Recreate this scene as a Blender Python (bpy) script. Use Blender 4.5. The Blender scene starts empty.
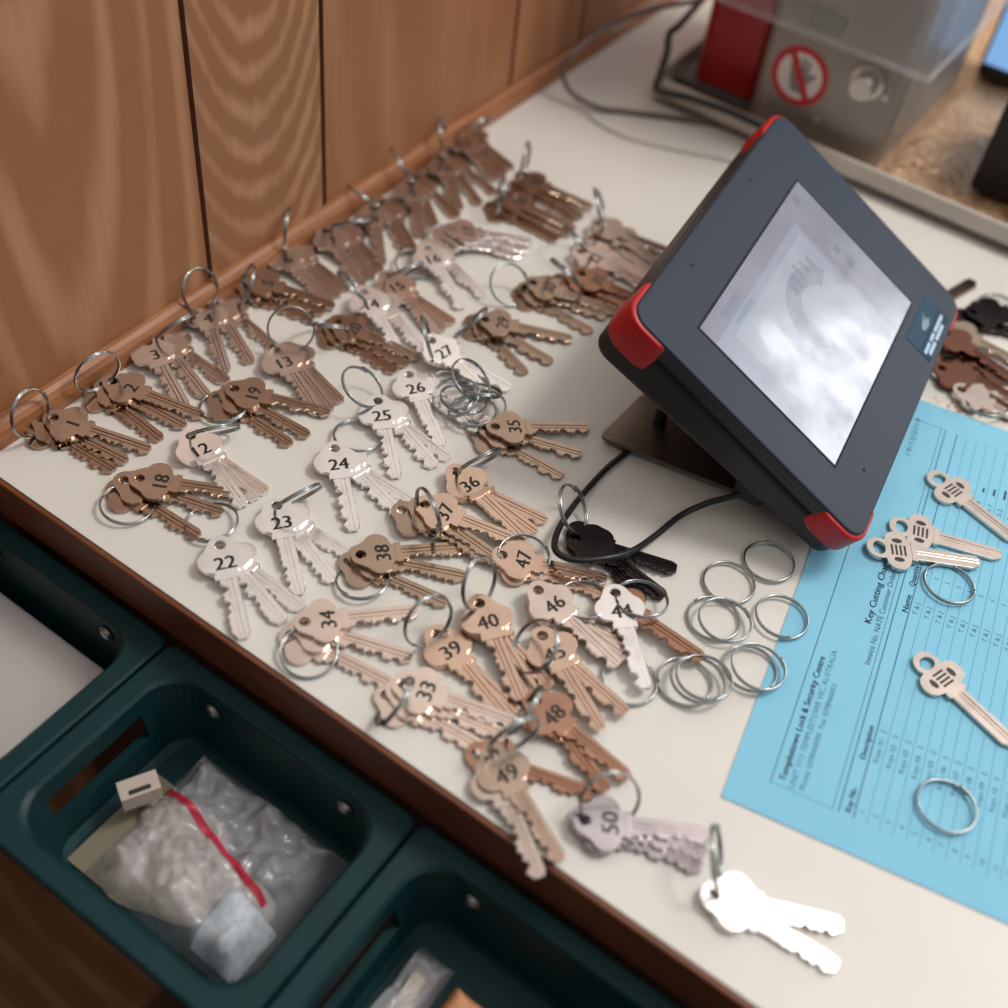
import bpy, bmesh, math, random
from mathutils import Vector, Matrix, Euler
random.seed(7)
S = bpy.context.scene
COL = S.collection
PI = math.pi

# ------------------------------------------------------------------ camera
F_PX = 1173.3
CAM = Vector((0.41251, -0.20008, 0.44))
ROT = Euler((0.72856, -0.09700, 0.61088), 'XYZ')
cd = bpy.data.cameras.new('camera'); cam = bpy.data.objects.new('camera', cd); COL.objects.link(cam)
cam.location = CAM; cam.rotation_euler = ROT
cd.sensor_width = 36; cd.lens = F_PX / 1008 * 36; cd.clip_start = .01; cd.clip_end = 50
cd.dof.use_dof = True; cd.dof.focus_distance = .585; cd.dof.aperture_fstop = 3.6
S.camera = cam
RM = ROT.to_matrix()

def ray(x, y):
    return RM @ Vector(((x - 504) / F_PX, -(y - 504) / F_PX, -1))
def W(x, y, z=0.0):
    """point of the photograph -> place on the horizontal plane at height z"""
    d = ray(x, y); return CAM + d * ((z - CAM.z) / d.z)
def PX(v):
    q = RM.transposed() @ (Vector(v) - CAM)
    return (504 + F_PX * q.x / -q.z, 504 - F_PX * q.y / -q.z)

# ------------------------------------------------------------------ materials
def mat(name, color=(.8, .8, .8), rough=.5, metal=0., spec=.5, coat=0., trans=0., alpha=1., emit=None, es=1., ior=None):
    m = bpy.data.materials.new(name); m.use_nodes = True
    b = m.node_tree.nodes['Principled BSDF']
    b.inputs['Base Color'].default_value = (*color, 1)
    b.inputs['Roughness'].default_value = rough
    b.inputs['Metallic'].default_value = metal
    b.inputs['Specular IOR Level'].default_value = spec
    b.inputs['Coat Weight'].default_value = coat
    b.inputs['Transmission Weight'].default_value = trans
    b.inputs['Alpha'].default_value = alpha
    if ior: b.inputs['IOR'].default_value = ior
    if emit:
        b.inputs['Emission Color'].default_value = (*emit, 1); b.inputs['Emission Strength'].default_value = es
    return m
def nodes(m): return m.node_tree.nodes, m.node_tree.links, m.node_tree.nodes['Principled BSDF']
def noisy(m, c1, c2, scale=40, detail=4, bump=0., stretch=(1, 1, 1), p=(.35, .65), rough=None, bdist=.001):
    N, L, B = nodes(m)
    tc = N.new('ShaderNodeTexCoord'); mp = N.new('ShaderNodeMapping'); mp.inputs['Scale'].default_value = stretch
    n = N.new('ShaderNodeTexNoise'); n.inputs['Scale'].default_value = scale; n.inputs['Detail'].default_value = detail
    r = N.new('ShaderNodeValToRGB'); r.color_ramp.elements[0].position = p[0]; r.color_ramp.elements[1].position = p[1]
    r.color_ramp.elements[0].color = (*c1, 1); r.color_ramp.elements[1].color = (*c2, 1)
    L.new(tc.outputs['Object'], mp.inputs['Vector']); L.new(mp.outputs['Vector'], n.inputs['Vector'])
    L.new(n.outputs['Fac'], r.inputs['Fac']); L.new(r.outputs['Color'], B.inputs['Base Color'])
    if bump:
        b = N.new('ShaderNodeBump'); b.inputs['Strength'].default_value = bump; b.inputs['Distance'].default_value = bdist
        L.new(n.outputs['Fac'], b.inputs['Height']); L.new(b.outputs['Normal'], B.inputs['Normal'])
    if rough:
        mr = N.new('ShaderNodeMapRange'); mr.inputs['To Min'].default_value = rough[0]; mr.inputs['To Max'].default_value = rough[1]
        L.new(n.outputs['Fac'], mr.inputs['Value']); L.new(mr.outputs['Result'], B.inputs['Roughness'])
    return m

def wood_panel(name, cy, cz, freq, zs, c1, c2, strength=1.0, off=0., dist=2.2):
    """veneer: stretched rings about an axis far inside the plank give the cathedral figure"""
    m = mat(name, c1, .42, spec=.4)
    N, L, B = nodes(m)
    tc = N.new('ShaderNodeTexCoord'); mp = N.new('ShaderNodeMapping'); mp.vector_type = 'TEXTURE'
    mp.inputs['Location'].default_value = (off, cy, cz); mp.inputs['Scale'].default_value = (1, 1, zs)
    L.new(tc.outputs['Object'], mp.inputs['Vector'])
    w = N.new('ShaderNodeTexWave'); w.wave_type = 'RINGS'; w.rings_direction = 'X'; w.wave_profile = 'SIN'
    w.inputs['Scale'].default_value = freq; w.inputs['Distortion'].default_value = dist
    w.inputs['Detail'].default_value = 3; w.inputs['Detail Scale'].default_value = 1.6; w.inputs['Detail Roughness'].default_value = .6
    L.new(mp.outputs['Vector'], w.inputs['Vector'])
    mp2 = N.new('ShaderNodeMapping'); mp2.inputs['Scale'].default_value = (1, 260, 9)
    L.new(tc.outputs['Object'], mp2.inputs['Vector'])
    n = N.new('ShaderNodeTexNoise'); n.inputs['Scale'].default_value = 1; n.inputs['Detail'].default_value = 3
    L.new(mp2.outputs['Vector'], n.inputs['Vector'])
    mp3 = N.new('ShaderNodeMapping'); mp3.inputs['Scale'].default_value = (1, 34, 3.5)
    L.new(tc.outputs['Object'], mp3.inputs['Vector'])
    n3 = N.new('ShaderNodeTexNoise'); n3.inputs['Scale'].default_value = 1; n3.inputs['Detail'].default_value = 2
    L.new(mp3.outputs['Vector'], n3.inputs['Vector'])
    a = N.new('ShaderNodeMath'); a.operation = 'MULTIPLY_ADD'; a.inputs[1].default_value = .55 * strength; a.inputs[2].default_value = 0
    L.new(w.outputs['Fac'], a.inputs[0])
    b = N.new('ShaderNodeMath'); b.operation = 'MULTIPLY_ADD'; b.inputs[1].default_value = .35
    L.new(n.outputs['Fac'], b.inputs[0]); L.new(a.outputs[0], b.inputs[2])
    c = N.new('ShaderNodeMath'); c.operation = 'MULTIPLY_ADD'; c.inputs[1].default_value = .9
    L.new(n3.outputs['Fac'], c.inputs[0]); L.new(b.outputs[0], c.inputs[2])
    r = N.new('ShaderNodeValToRGB'); r.color_ramp.elements[0].position = .45; r.color_ramp.elements[1].position = 1.25 if strength > 1.2 else (1.12 if strength > .9 else .95)
    r.color_ramp.elements[0].color = (*c1, 1); r.color_ramp.elements[1].color = (*c2, 1)
    L.new(c.outputs[0], r.inputs['Fac']); L.new(r.outputs['Color'], B.inputs['Base Color'])
    return m

M = {}
WC1, WC2 = (.50, .262, .140), (.34, .145, .064)
M['wood1'] = wood_panel('wood_veneer_wide', .085, .33, 15, 7.0, WC1, WC2, 1.4)
M['wood2'] = wood_panel('wood_veneer_cathedral', .217, .31, 44, 3.3, (.50, .268, .150), (.33, .145, .068), 1.1)
M['wood3'] = wood_panel('wood_veneer_straight', .40, .75, 9, 9.0, (.47, .225, .112), (.36, .155, .070), .6)
M['groove'] = mat('panel_groove', (.17, .070, .040), .7)
M['trimw'] = noisy(mat('stained_trim', rough=.4), (.40, .165, .066), (.29, .105, .040), 30, stretch=(8, 1, 8))
M['laminate'] = noisy(mat('cream_laminate', rough=.42, spec=.35), (.765, .735, .69), (.735, .70, .65), 14, 5)
M['edge'] = noisy(mat('brown_edge_band', rough=.45), (.20, .062, .022), (.115, .034, .013), 24, stretch=(1, 10, 14))
M['carcass'] = noisy(mat('cabinet_brown', rough=.6), (.10, .042, .02), (.065, .028, .014), 10, stretch=(1, 1, 8))
M['floor'] = noisy(mat('brown_floor', rough=.6), (.10, .045, .025), (.07, .03, .018), 6, stretch=(1, 8, 1))
M['bin'] = noisy(mat('teal_plastic', rough=.45, spec=.3), (.003, .033, .039), (.0022, .027, .032), 60)
M['screw'] = mat('screw_steel', (.45, .45, .45), .35, 1)
M['tab_face'] = mat('tablet_bezel', (.022, .031, .051), .52, spec=.28)
M['tab_side'] = mat('tablet_charcoal', (.018, .021, .027), .5)
M['tab_back'] = mat('tablet_black_shell', (.012, .013, .015), .45)
M['seam'] = mat('seam_black', (.004, .004, .004), .8)
M['red'] = mat('red_rubber', (.50, .008, .012), .38)
M['plate'] = noisy(mat('brown_steel_plate', rough=.33, metal=.85), (.20, .155, .125), (.16, .12, .095), 30)
M['brass'] = mat('brass_bolt', (.6, .4, .2), .35, 1)
M['rubber'] = mat('black_rubber_cord', (.012, .011, .012), .38)
M['greycord'] = mat('grey_cord', (.16, .13, .115), .5)
M['thinwire'] = mat('thin_wire', (.42, .36, .32), .5)
M['steel'] = mat('ring_steel', (.43, .46, .47), .24, 1)
M['blacksteel'] = mat('stamp_black', (.03, .024, .022), .6)
def keymat(n, c, r=.21, metal=1.0):
    m = mat(n, c, r, metal)
    return noisy(m, tuple(x * .93 for x in c), tuple(min(1, x * 1.06) for x in c), 90, 3, rough=(r - .04, r + .06))
M['white'] = keymat('nickel_bright_reflection', (.93, .875, .86))  # white to lilac: reflected room tones painted onto one nickel metal
M['taupe'] = keymat('nickel_grey_reflection', (.57, .47, .415))
M['brown'] = keymat('nickel_wood_reflection', (.44, .325, .25))
M['copper'] = keymat('nickel_copper_reflection', (.62, .445, .355))  # warm wood reflection put into the colour of nickel keys
M['rose'] = keymat('nickel_rose_reflection', (.72, .585, .52))
M['deep'] = keymat('nickel_reddish_reflection', (.40, .225, .155), .24)
M['umber'] = keymat('nickel_umber_shaded', (.19, .085, .055), .2)  # shade on the heap behind the tablet put into a darker tone
M['dark'] = keymat('nickel_dark_reflection', (.055, .045, .045), .28)  # dark reflection painted as the metal colour
M['lilac'] = keymat('nickel_lilac_reflection', (.44, .38, .395))
M['chrome'] = keymat('bright_nickel', (.66, .56, .50), .2)
M['paper'] = noisy(mat('blue_paper', rough=.75, spec=.2), (.26, .60, .79), (.245, .575, .77), 20)
M['ink'] = mat('ink_navy', (.012, .03, .075), .8)
M['inkmid'] = mat('ink_grey_blue', (.05, .15, .25), .8)
M['inkpale'] = mat('ink_pale', (.09, .28, .42), .8)
M['machine'] = noisy(mat('machine_grey_enamel', rough=.38, metal=.3), (.33, .30, .275), (.27, .245, .225), 18)
M['machred'] = mat('machine_red_enamel', (.36, .004, .009), .35)
M['signred'] = mat('sign_red', (.55, .02, .03), .5)
M['signwhite'] = mat('sign_white', (.78, .74, .72), .5)
M['signblack'] = mat('sign_grey', (.25, .23, .23), .5)
M['guard'] = mat('clear_guard', (.86, .88, .95), .08, alpha=.09, spec=.5)
M['guardedge'] = mat('guard_edge', (.75, .72, .75), .3, alpha=.22)
M['tray'] = noisy(mat('tray_off_white', rough=.4), (.66, .61, .55), (.56, .51, .46), 20)
M['traydark'] = mat('tray_rim_dark', (.07, .065, .07), .4)
M['chips'] = noisy(mat('brass_shavings', rough=.5, metal=.4), (.80, .56, .35), (.46, .25, .13), 260, 6, bump=.9, bdist=.002)
M['blackbox'] = mat('black_plastic', (.006, .006, .008), .5)
M['bluescreen'] = mat('blue_display', (.1, .25, .45), .3, emit=(.22, .45, .80), es=.75)
M['steelknob'] = mat('chrome_knob', (.62, .58, .54), .42, 1)
M['label'] = mat('sticker_blue', (.012, .036, .075), .6, spec=.2)
M['labelpale'] = mat('sticker_teal', (.022, .062, .11), .6, spec=.2)
M['labelw'] = mat('sticker_white', (.42, .58, .72), .6, spec=.2)
M['bag'] = mat('clear_film', (.74, .72, .78), .12, alpha=.36, spec=1.0)
M['zip'] = mat('red_zip', (.50, .03, .06), .4)
M['patch'] = noisy(mat('bag_label', rough=.6), (.62, .68, .74), (.45, .50, .56), 240)
M['shav'] = noisy(mat('white_shavings', rough=.6), (.72, .65, .57), (.36, .29, .23), 70, 5, bump=.8, bdist=.004)
M['olive'] = mat('olive_card', (.23, .20, .14), .7)
M['beige'] = mat('beige_plastic', (.55, .46, .40), .5)
M['milky'] = noisy(mat('milky_plastic', rough=.35), (.56, .54, .53), (.47, .45, .45), 12)
M['orange'] = mat('orange_packet', (.62, .28, .13), .5)

# screen: a lit LCD with a glossy cover
def screen_mat(name, c, s):
    m = mat(name, (.03, .03, .035), .2, spec=.5, emit=c, es=s)
    n_, l_, b_ = nodes(m); tc_ = n_.new('ShaderNodeTexCoord'); t_ = n_.new('ShaderNodeTexNoise'); t_.inputs['Scale'].default_value = 38; t_.inputs['Detail'].default_value = 5
    q_ = n_.new('ShaderNodeMapRange'); q_.inputs['From Min'].default_value = .35; q_.inputs['From Max'].default_value = .65; q_.inputs['To Min'].default_value = .10; q_.inputs['To Max'].default_value = .30   # wiped smudges
    l_.new(tc_.outputs['Object'], t_.inputs['Vector']); l_.new(t_.outputs['Fac'], q_.inputs['Value']); l_.new(q_.outputs['Result'], b_.inputs['Roughness']); return m
M['scr'] = screen_mat('lcd_lavender', (.47, .49, .60), .50)
M['scr2'] = screen_mat('lcd_grey_panel', (.38, .385, .475), .50)
M['scr3'] = screen_mat('lcd_light_panel', (.56, .575, .685), .50)
M['scr4'] = screen_mat('lcd_hand_reflection', (.42, .435, .53), .50)  # reflected hand drawn as a screen colour
M['scr5'] = screen_mat('lcd_blue_mark', (.33, .42, .55), .50)
M['scr6'] = screen_mat('lcd_mark', (.30, .31, .40), .50)

# ------------------------------------------------------------------ helpers
def empty(name, loc=(0, 0, 0), parent=None, mtx=None):
    o = bpy.data.objects.new(name, None); o.empty_display_size = .01; COL.objects.link(o)
    if mtx is not None: o.matrix_world = mtx
    else: o.location = loc
    if parent: o.parent = parent
    return o
def tag(o, label=None, cat=None, group=None, kind=None):
    if label: o['label'] = label
    if cat: o['category'] = cat
    if group: o['group'] = group
    if kind: o['kind'] = kind
    return o
def mesh_of(bm, name):
    me = bpy.data.meshes.new(name); bm.normal_update(); bm.to_mesh(me); bm.free(); return me
def link(name, me, mats=(), parent=None, loc=None, smooth=False):
    o = bpy.data.objects.new(name, me); COL.objects.link(o)
    if not isinstance(mats, (list, tuple)): mats = [mats]
    if not me.materials:
        for m in mats: me.materials.append(m)
    if parent: o.parent = parent
    if loc is not None: o.location = loc
    if smooth:
        for p in me.polygons: p.use_smooth = True
    return o
def bake(me, bevel=None, seg=2, ang=50, subsurf=0, extra=None):
    """apply modifiers once, so copies can share plain mesh data"""
    o = bpy.data.objects.new('tmp', me); COL.objects.link(o)
    if extra: extra(o)
    if bevel:
        b = o.modifiers.new('b', 'BEVEL'); b.width = bevel; b.segments = seg; b.limit_method = 'ANGLE'; b.angle_limit = math.radians(ang)
    if subsurf:
        s = o.modifiers.new('s', 'SUBSURF'); s.levels = s.render_levels = subsurf
    dg = bpy.context.evaluated_depsgraph_get(); dg.update()
    r = bpy.data.meshes.new_from_object(o.evaluated_get(dg))
    bpy.data.objects.remove(o)
    return r
def prism(bm, pts, z0, z1, mi=0):
    a = [bm.verts.new((x, y, z0)) for x, y in pts]; b = [bm.verts.new((x, y, z1)) for x, y in pts]
    n = len(pts); fs = []
    fs.append(bm.faces.new(b)); fs.append(bm.faces.new(a[::-1]))
    for i in range(n):
        fs.append(bm.faces.new((a[i], a[(i + 1) % n], b[(i + 1) % n], b[i])))
    for f in fs: f.material_index = mi
    return fs
def box(bm, x0, x1, y0, y1, z0, z1, mi=0):
    return prism(bm, [(x0, y0), (x1, y0), (x1, y1), (x0, y1)], z0, z1, mi)
def rrect(x0, x1, y0, y1, r, n=6):
    p = []
    for cx, cy, a0 in ((x1 - r, y1 - r, 0), (x0 + r, y1 - r, 90), (x0 + r, y0 + r, 180), (x1 - r, y0 + r, 270)):
        for i in range(n + 1):
            a = math.radians(a0 + 90 * i / n); p.append((cx + r * math.cos(a), cy + r * math.sin(a)))
    return p
def tube(bm, pts, r, seg=8, closed=False, caps=True, mi=0):
    pts = [Vector(p) for p in pts]; n = len(pts); rings = []; up = None
    for i, p in enumerate(pts):
        if closed: t = pts[(i + 1) % n] - pts[i - 1]
        else: t = pts[min(i + 1, n - 1)] - pts[max(i - 1, 0)]
        t.normalize()
        if up is None:
            up = Vector((0, 0, 1)) if abs(t.z) < .9 else Vector((1, 0, 0))
        s = t.cross(up).normalized(); up = s.cross(t).normalized()
        rings.append([bm.verts.new(p + r * (math.cos(2 * PI * k / seg) * s + math.sin(2 * PI * k / seg) * up)) for k in range(seg)])
    m = n if closed else n - 1
    for i in range(m):
        a, b = rings[i], rings[(i + 1) % n]
        for k in range(seg):
            f = bm.faces.new((a[k], a[(k + 1) % seg], b[(k + 1) % seg], b[k])); f.smooth = True; f.material_index = mi
    if caps and not closed:
        bm.faces.new(rings[0]); bm.faces.new(rings[-1][::-1])
def spline(pts, n=8):
    pts = [Vector(p) for p in pts]; out = []
    P = [2 * pts[0] - pts[1]] + pts + [2 * pts[-1] - pts[-2]]
    for i in range(1, len(P) - 2):
        a, b, c, d = P[i - 1:i + 3]
        for k in range(n):
            t = k / n
            out.append(.5 * ((2 * b) + (c - a) * t + (2 * a - 5 * b + 4 * c - d) * t * t + (3 * b - a - 3 * c + d) * t ** 3))
    out.append(pts[-1]); return out
def disc(bm, c, r, z, h, seg=24, mi=0):
    return prism(bm, [(c[0] + r * math.cos(2 * PI * i / seg), c[1] + r * math.sin(2 * PI * i / seg)) for i in range(seg)], z, z + h, mi)
_fc = {}
def text_mesh(s, size):
    k = (s, size)
    if k in _fc: return _fc[k]
    cu = bpy.data.curves.new('t', 'FONT'); cu.body = s; cu.size = size; cu.align_x = 'LEFT'; cu.resolution_u = 2
    o = bpy.data.objects.new('t', cu); COL.objects.link(o)
    dg = bpy.context.evaluated_depsgraph_get(); dg.update()
    me = bpy.data.meshes.new_from_object(o.evaluated_get(dg)); bpy.data.objects.remove(o)
    _fc[k] = me; return me
def add_text(bm, s, size, origin, xdir, ydir, width=None, center=False, mi=0, bold=False):
    me = text_mesh(s, size)
    if not me.vertices: return
    xs = [v.co.x for v in me.vertices]; ys = [v.co.y for v in me.vertices]
    w = max(xs) - min(xs); k = width / w if width else 1
    cx = (max(xs) + min(xs)) / 2 if center else min(xs); cy = (max(ys) + min(ys)) / 2 if center else 0
    origin, xdir, ydir = Vector(origin), Vector(xdir), Vector(ydir)
    for sh in ((0, .06 * size) if bold else (0,)):
        vs = [bm.verts.new(origin + xdir * ((v.co.x - cx) * k + sh) + ydir * (v.co.y - cy)) for v in me.vertices]
        for p in me.polygons:
            try:
                f = bm.faces.new([vs[i] for i in p.vertices]); f.material_index = mi
            except ValueError: pass

# ------------------------------------------------------------------ room shell
# wall panelling: a board with real V grooves between the veneer planks
gy = [.024 - .10, .1697, .2675, .4685, .562, .70, .93, 1.2, 1.45, 1.7]
bm = bmesh.new()
prof = [(-.5, 0.0, 0)]
ys = [-.5]
for g in gy[1:]:
    ys += [g - .0018, g - .0009, g + .0009, g + .0018]
ys.append(2.2)
xs = [0.0]
for g in gy[1:]: xs += [0., -.0032, -.0032, 0.]
xs.append(0.)
Z0, Z1 = -.75, .2145
lo = [bm.verts.new((x, y, Z0)) for x, y in zip(xs, ys)]; hi = [bm.verts.new((x, y, Z1)) for x, y in zip(xs, ys)]
wi = 0
for i in range(len(ys) - 1):
    f = bm.faces.new((lo[i], lo[i + 1], hi[i + 1], hi[i]))
    if i % 4 != 0: f.material_index = 3
    else:
        f.material_index = {0: 0, 1: 1}.get(i // 4, 2)
bl = bm.verts.new((-.02, ys[0], Z0)); br = bm.verts.new((-.02, ys[-1], Z0)); tl = bm.verts.new((-.02, ys[0], Z1)); tr = bm.verts.new((-.02, ys[-1], Z1))
bm.faces.new((bl, tl, tr, br)); bm.faces.new((lo[0], hi[0], tl, bl)); bm.faces.new((lo[-1], br, tr, hi[-1]))
box(bm, -.02, .006, -.5, 2.2, .2145, .224, 2)          # capping strip, painted wall above the wainscot
box(bm, -.02, -.002, -.5, 2.2, .224, 2.4, 4)
tag(link('wall_left', mesh_of(bm, 'wall_left'), [M['wood1'], M['wood2'], M['wood3'], M['groove'], mat('painted_wall', (.80, .765, .72), .7)]), kind='structure')
# quarter-round trim where the worktop meets the panelling
bm = bmesh.new()
pr = [(0, 0), (.0075, 0), (.0075, .006), (.0068, .0095), (.005, .012), (.0025, .0135), (0, .014)]
a = [bm.verts.new((x + .0002, .0, z + .0002)) for x, z in pr]; b = [bm.verts.new((x + .0002, 1.6, z + .0002)) for x, z in pr]
for i in range(len(pr)):
    j = (i + 1) % len(pr); bm.faces.new((a[i], b[i], b[j], a[j]))
bm.faces.new(a); bm.faces.new(b[::-1])
tag(link('trim_1', mesh_of(bm, 'trim_1'), M['trimw']), kind='structure')
bm = bmesh.new(); box(bm, -.02, 2.5, -2, 2.2, -.80, -.75)
tag(link('floor', mesh_of(bm, 'floor'), M['floor']), kind='structure')

# ------------------------------------------------------------------ workbench
wb = empty('workbench', (.5, .5, -.75)); tag(wb, 'workbench with cream laminate top and brown timber edge along the wood-panelled wall', 'workbench')
def wpart(name, bm, m, par=wb):
    o = link(name, mesh_of(bm, name), m, par); o.location = -par.location if par else (0, 0, 0); return o
bm = bmesh.new(); box(bm, .0002, 1.3, .003, 1.6, -.028, 0.0); wpart('worktop', bm, M['laminate'])
bm = bmesh.new(); box(bm, .0002, 1.3, .0, .0028, -.028, -.0004)
o = wpart('edge_band', bm, M['edge'])
bv = o.modifiers.new('b', 'BEVEL'); bv.width = .0008; bv.segments = 2
bm = bmesh.new(); box(bm, .004, 1.29, .012, 1.55, -.75, -.0285); wpart('cabinet_body', bm, M['carcass'])

# ------------------------------------------------------------------ keys
def cut_profile(seed):
    r = random.Random(seed); xs = []; x = 23.5
    depth = [r.choice((.4, 1.1, 1.8, 2.4, 2.9)) for _ in range(6)]
    pts = [(22, 0.)]
    for d in depth:
        pts += [(x, max(0, d - 1.0)), (x + .9, d), (x + 2.3, d), (x + 3.2, max(0, d - 1.1))]; x += 4.1
    pts += [(48.5, .3), (52, 2.6)]
    return pts
def interp(p, x):
    if x <= p[0][0]: return p[0][1]
    for (a, b), (c, d) in zip(p, p[1:]):
        if x <= c: return b + (d - b) * (x - a) / max(1e-6, c - a)
    return p[-1][1]
BOW = ((1.8, 0, 6.5), (8.9, 5.7, 6.3), (6, 0, 8.6))
BLANK_BOW = ((.8, 0, 6.6), (10.0, 6.2, 6.2), (10, 0, 8))
def bow_top(x, BOW):
    y = 0
    for cx, cy, r in BOW:
        if abs(x - cx) < r: y = max(y, cy + math.sqrt(r * r - (x - cx) ** 2))
    if x > 13.5: y = max(y, 5.2)
    return y
_kc = {}
def key_mesh(variant, tone, num=None, blank=False):
    k = (variant, tone, num, blank)
    if k in _kc: return _kc[k]
    mm = .001; T = 1.05
    bm = bmesh.new()
    up = []
    n = 46
    for i in range(n + 1):
        x = -6.4 + (20.0 + 6.4) * i / n
        bw = BLANK_BOW if blank else BOW; x0 = bw[0][0] - bw[0][2]
        x = x0 + (20.0 - x0) * i / n
        if i == 0: up.append((x0, .0))
        else: up.append((x, bow_top(x, bw)))
    out = up + [(x, -y) for x, y in up[:0:-1]]
    hr = 3.6 if blank else 2.6; hx = .6 if blank else .4
    hole = [(hx + hr * math.cos(2 * PI * i / 20) * (1.0 if not blank else .9), hr * math.sin(2 * PI * i / 20) * (1.0 if not blank else 1.2)) for i in range(20)]
    lay = []
    for z in (T, -T):
        vo = [bm.verts.new((x * mm, y * mm, z * mm)) for x, y in out]; vh = [bm.verts.new((x * mm, y * mm, z * mm)) for x, y in hole]
        es = [bm.edges.new((vo[i], vo[(i + 1) % len(vo)])) for i in range(len(vo))] + [bm.edges.new((vh[i], vh[(i + 1) % 20])) for i in range(20)]
        bmesh.ops.triangle_fill(bm, use_beauty=True, use_dissolve=False, edges=es)
        lay.append((vo, vh))
    for q in (0, 1):
        a, b = lay[0][q], lay[1][q]
        for i in range(len(a)):
            j = (i + 1) % len(a); bm.faces.new((a[i], a[j], b[j], b[i]))
    bmesh.ops.recalc_face_normals(bm, faces=bm.faces)
    me = bake(mesh_of(bm, 'kb'), .00028, 2, 40)
    bm = bmesh.new(); bm.from_mesh(me)
    # collar
    nb = len(bm.faces)
    box(bm, .0172, .0200, -.0058, .0058, -.00135, .00135)
    # blade: milled groove on both faces, cuts along the -y edge
    cp = cut_profile(variant) if not blank else [(20, 0), (48, 0), (52, 2.6)]
    xs = sorted(set([19.0] + [p[0] for p in cp] + [20 + .8 * i for i in range(40)]))
    rows = []
    for x in xs:
        yt = 4.2 - (max(0, x - 49.5) * .55); yb = -4.3 + interp(cp, x)
        yb = min(yb, yt - 1)
        g0, g1, g2, g3 = -.75, -.42, 1.55, 1.9
        g = lambda y: max(y, yb + .12)
        tk = T * .93
        sec = [(yb, -tk * .8), (yb, tk * .8), (min(yb + .45, g0 - .02), tk), (g0, tk), (g1, tk * .40), (g1 + .33, tk * .9), (g2 - .33, tk * .9), (g2, tk * .40), (g3, tk), (yt - .25, tk), (yt, tk * .75),
               (yt, -tk * .75), (yt - .25, -tk), (g3, -tk), (g2, -tk * .40), (g1, -tk * .40), (g0, -tk), (min(yb + .45, g0 - .02), -tk)]
        rows.append([bm.verts.new((x * mm, y * mm, z * mm)) for y, z in sec])
    for a, b in zip(rows, rows[1:]):
        for i in range(len(a)):
            j = (i + 1) % len(a); bm.faces.new((a[i], a[j], b[j], b[i]))
    bm.faces.new(rows[-1]); bm.faces.new(rows[0][::-1])
    bmesh.ops.recalc_face_normals(bm, faces=bm.faces)
    if blank:   # raised maker's mark without lettering: two dark ovals pressed into the side lobes
        for sy in (-1, 1):
            pts = [((10.2 + 2.7 * math.cos(2 * PI * i / 16)) * mm, (sy * 6.2 + 1.5 * math.sin(2 * PI * i / 16)) * mm) for i in range(16)]
            f = prism(bm, pts, T * mm, (T + .04) * mm, 1)
        for k_ in range(4): box(bm, (6.6 + 2.2 * k_) * mm, (7.7 + 2.2 * k_) * mm, -3.4 * mm, 3.4 * mm, T * mm, (T + .04) * mm, 1)
    if num:
        add_text(bm, str(num), .0102, (.0108, 0, (T + .035) * mm), (0, 1, 0), (-1, 0, 0), center=True, mi=1, bold=True)
    me2 = mesh_of(bm, 'key'); me2.materials.append(M[tone]); me2.materials.append(M['blacksteel'])
    _kc[k] = me2; return me2

RR = .0125       # ring mean radius
def ring_bm(bm, R=RR, wire=.00054):
    pts = []; n = 36; turns = 2.08
    for i in range(int(n * turns) + 1):
        a = 2 * PI * i / n; h = (i / (n * turns) - .5) * .0022
        pts.append((R * math.cos(a), R * math.sin(a), h))
    tube(bm, pts, wire, 6)
bm = bmesh.new(); ring_bm(bm); RING = mesh_of(bm, 'split_ring'); RING.materials.append(M['steel'])

def basis(x, z):
    x = x.normalized(); y = z.cross(x).normalized(); z = x.cross(y)
    return Matrix((x, y, z)).transposed().to_4x4()

def ring_matrix(H, cx, cy, mode, mix=0., base=0.):
    """ring through the key holes at H, centre seen at (cx, cy)"""
    if mode == 'l':
        c = W(cx, cy, base); c.z = base
        n = Vector((.16 * math.sin(cx), .16 * math.cos(cy), 1)).normalized()
        return Matrix.Translation(c + Vector((0, 0, .0012 + RR * math.sqrt(max(0, 1 - n.z ** 2)) * .9))) @ n.to_track_quat('Z', 'Y').to_matrix().to_4x4()
    d = ray(cx, cy).normalized(); oc = CAM - H
    b = oc.dot(d); cc = oc.dot(oc) - RR ** 2; disc_ = b * b - cc
    if disc_ > 0:
        t = -b - math.sqrt(disc_); t2 = -b + math.sqrt(disc_)
        c = CAM + d * t; c2 = CAM + d * t2
        if c.z - H.z < 0 and c2.z > c.z: c = c2
    else: c = CAM + d * (-b)
    u = (c - H).normalized()
    view = (CAM - H).normalized()
    no = (view - u * view.dot(u)).normalized(); ne = u.cross(no)
    a = mix * PI / 2
    n = no * math.cos(a) + ne * math.sin(a)
    c = H + u * RR
    low = c.z - RR * math.sqrt(max(0, 1 - n.z ** 2))
    lift = max(0, base + .0008 - low)
    return Matrix.Translation(c + Vector((0, 0, lift))) @ n.to_track_quat('Z', 'Y').to_matrix().to_4x4()

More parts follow.
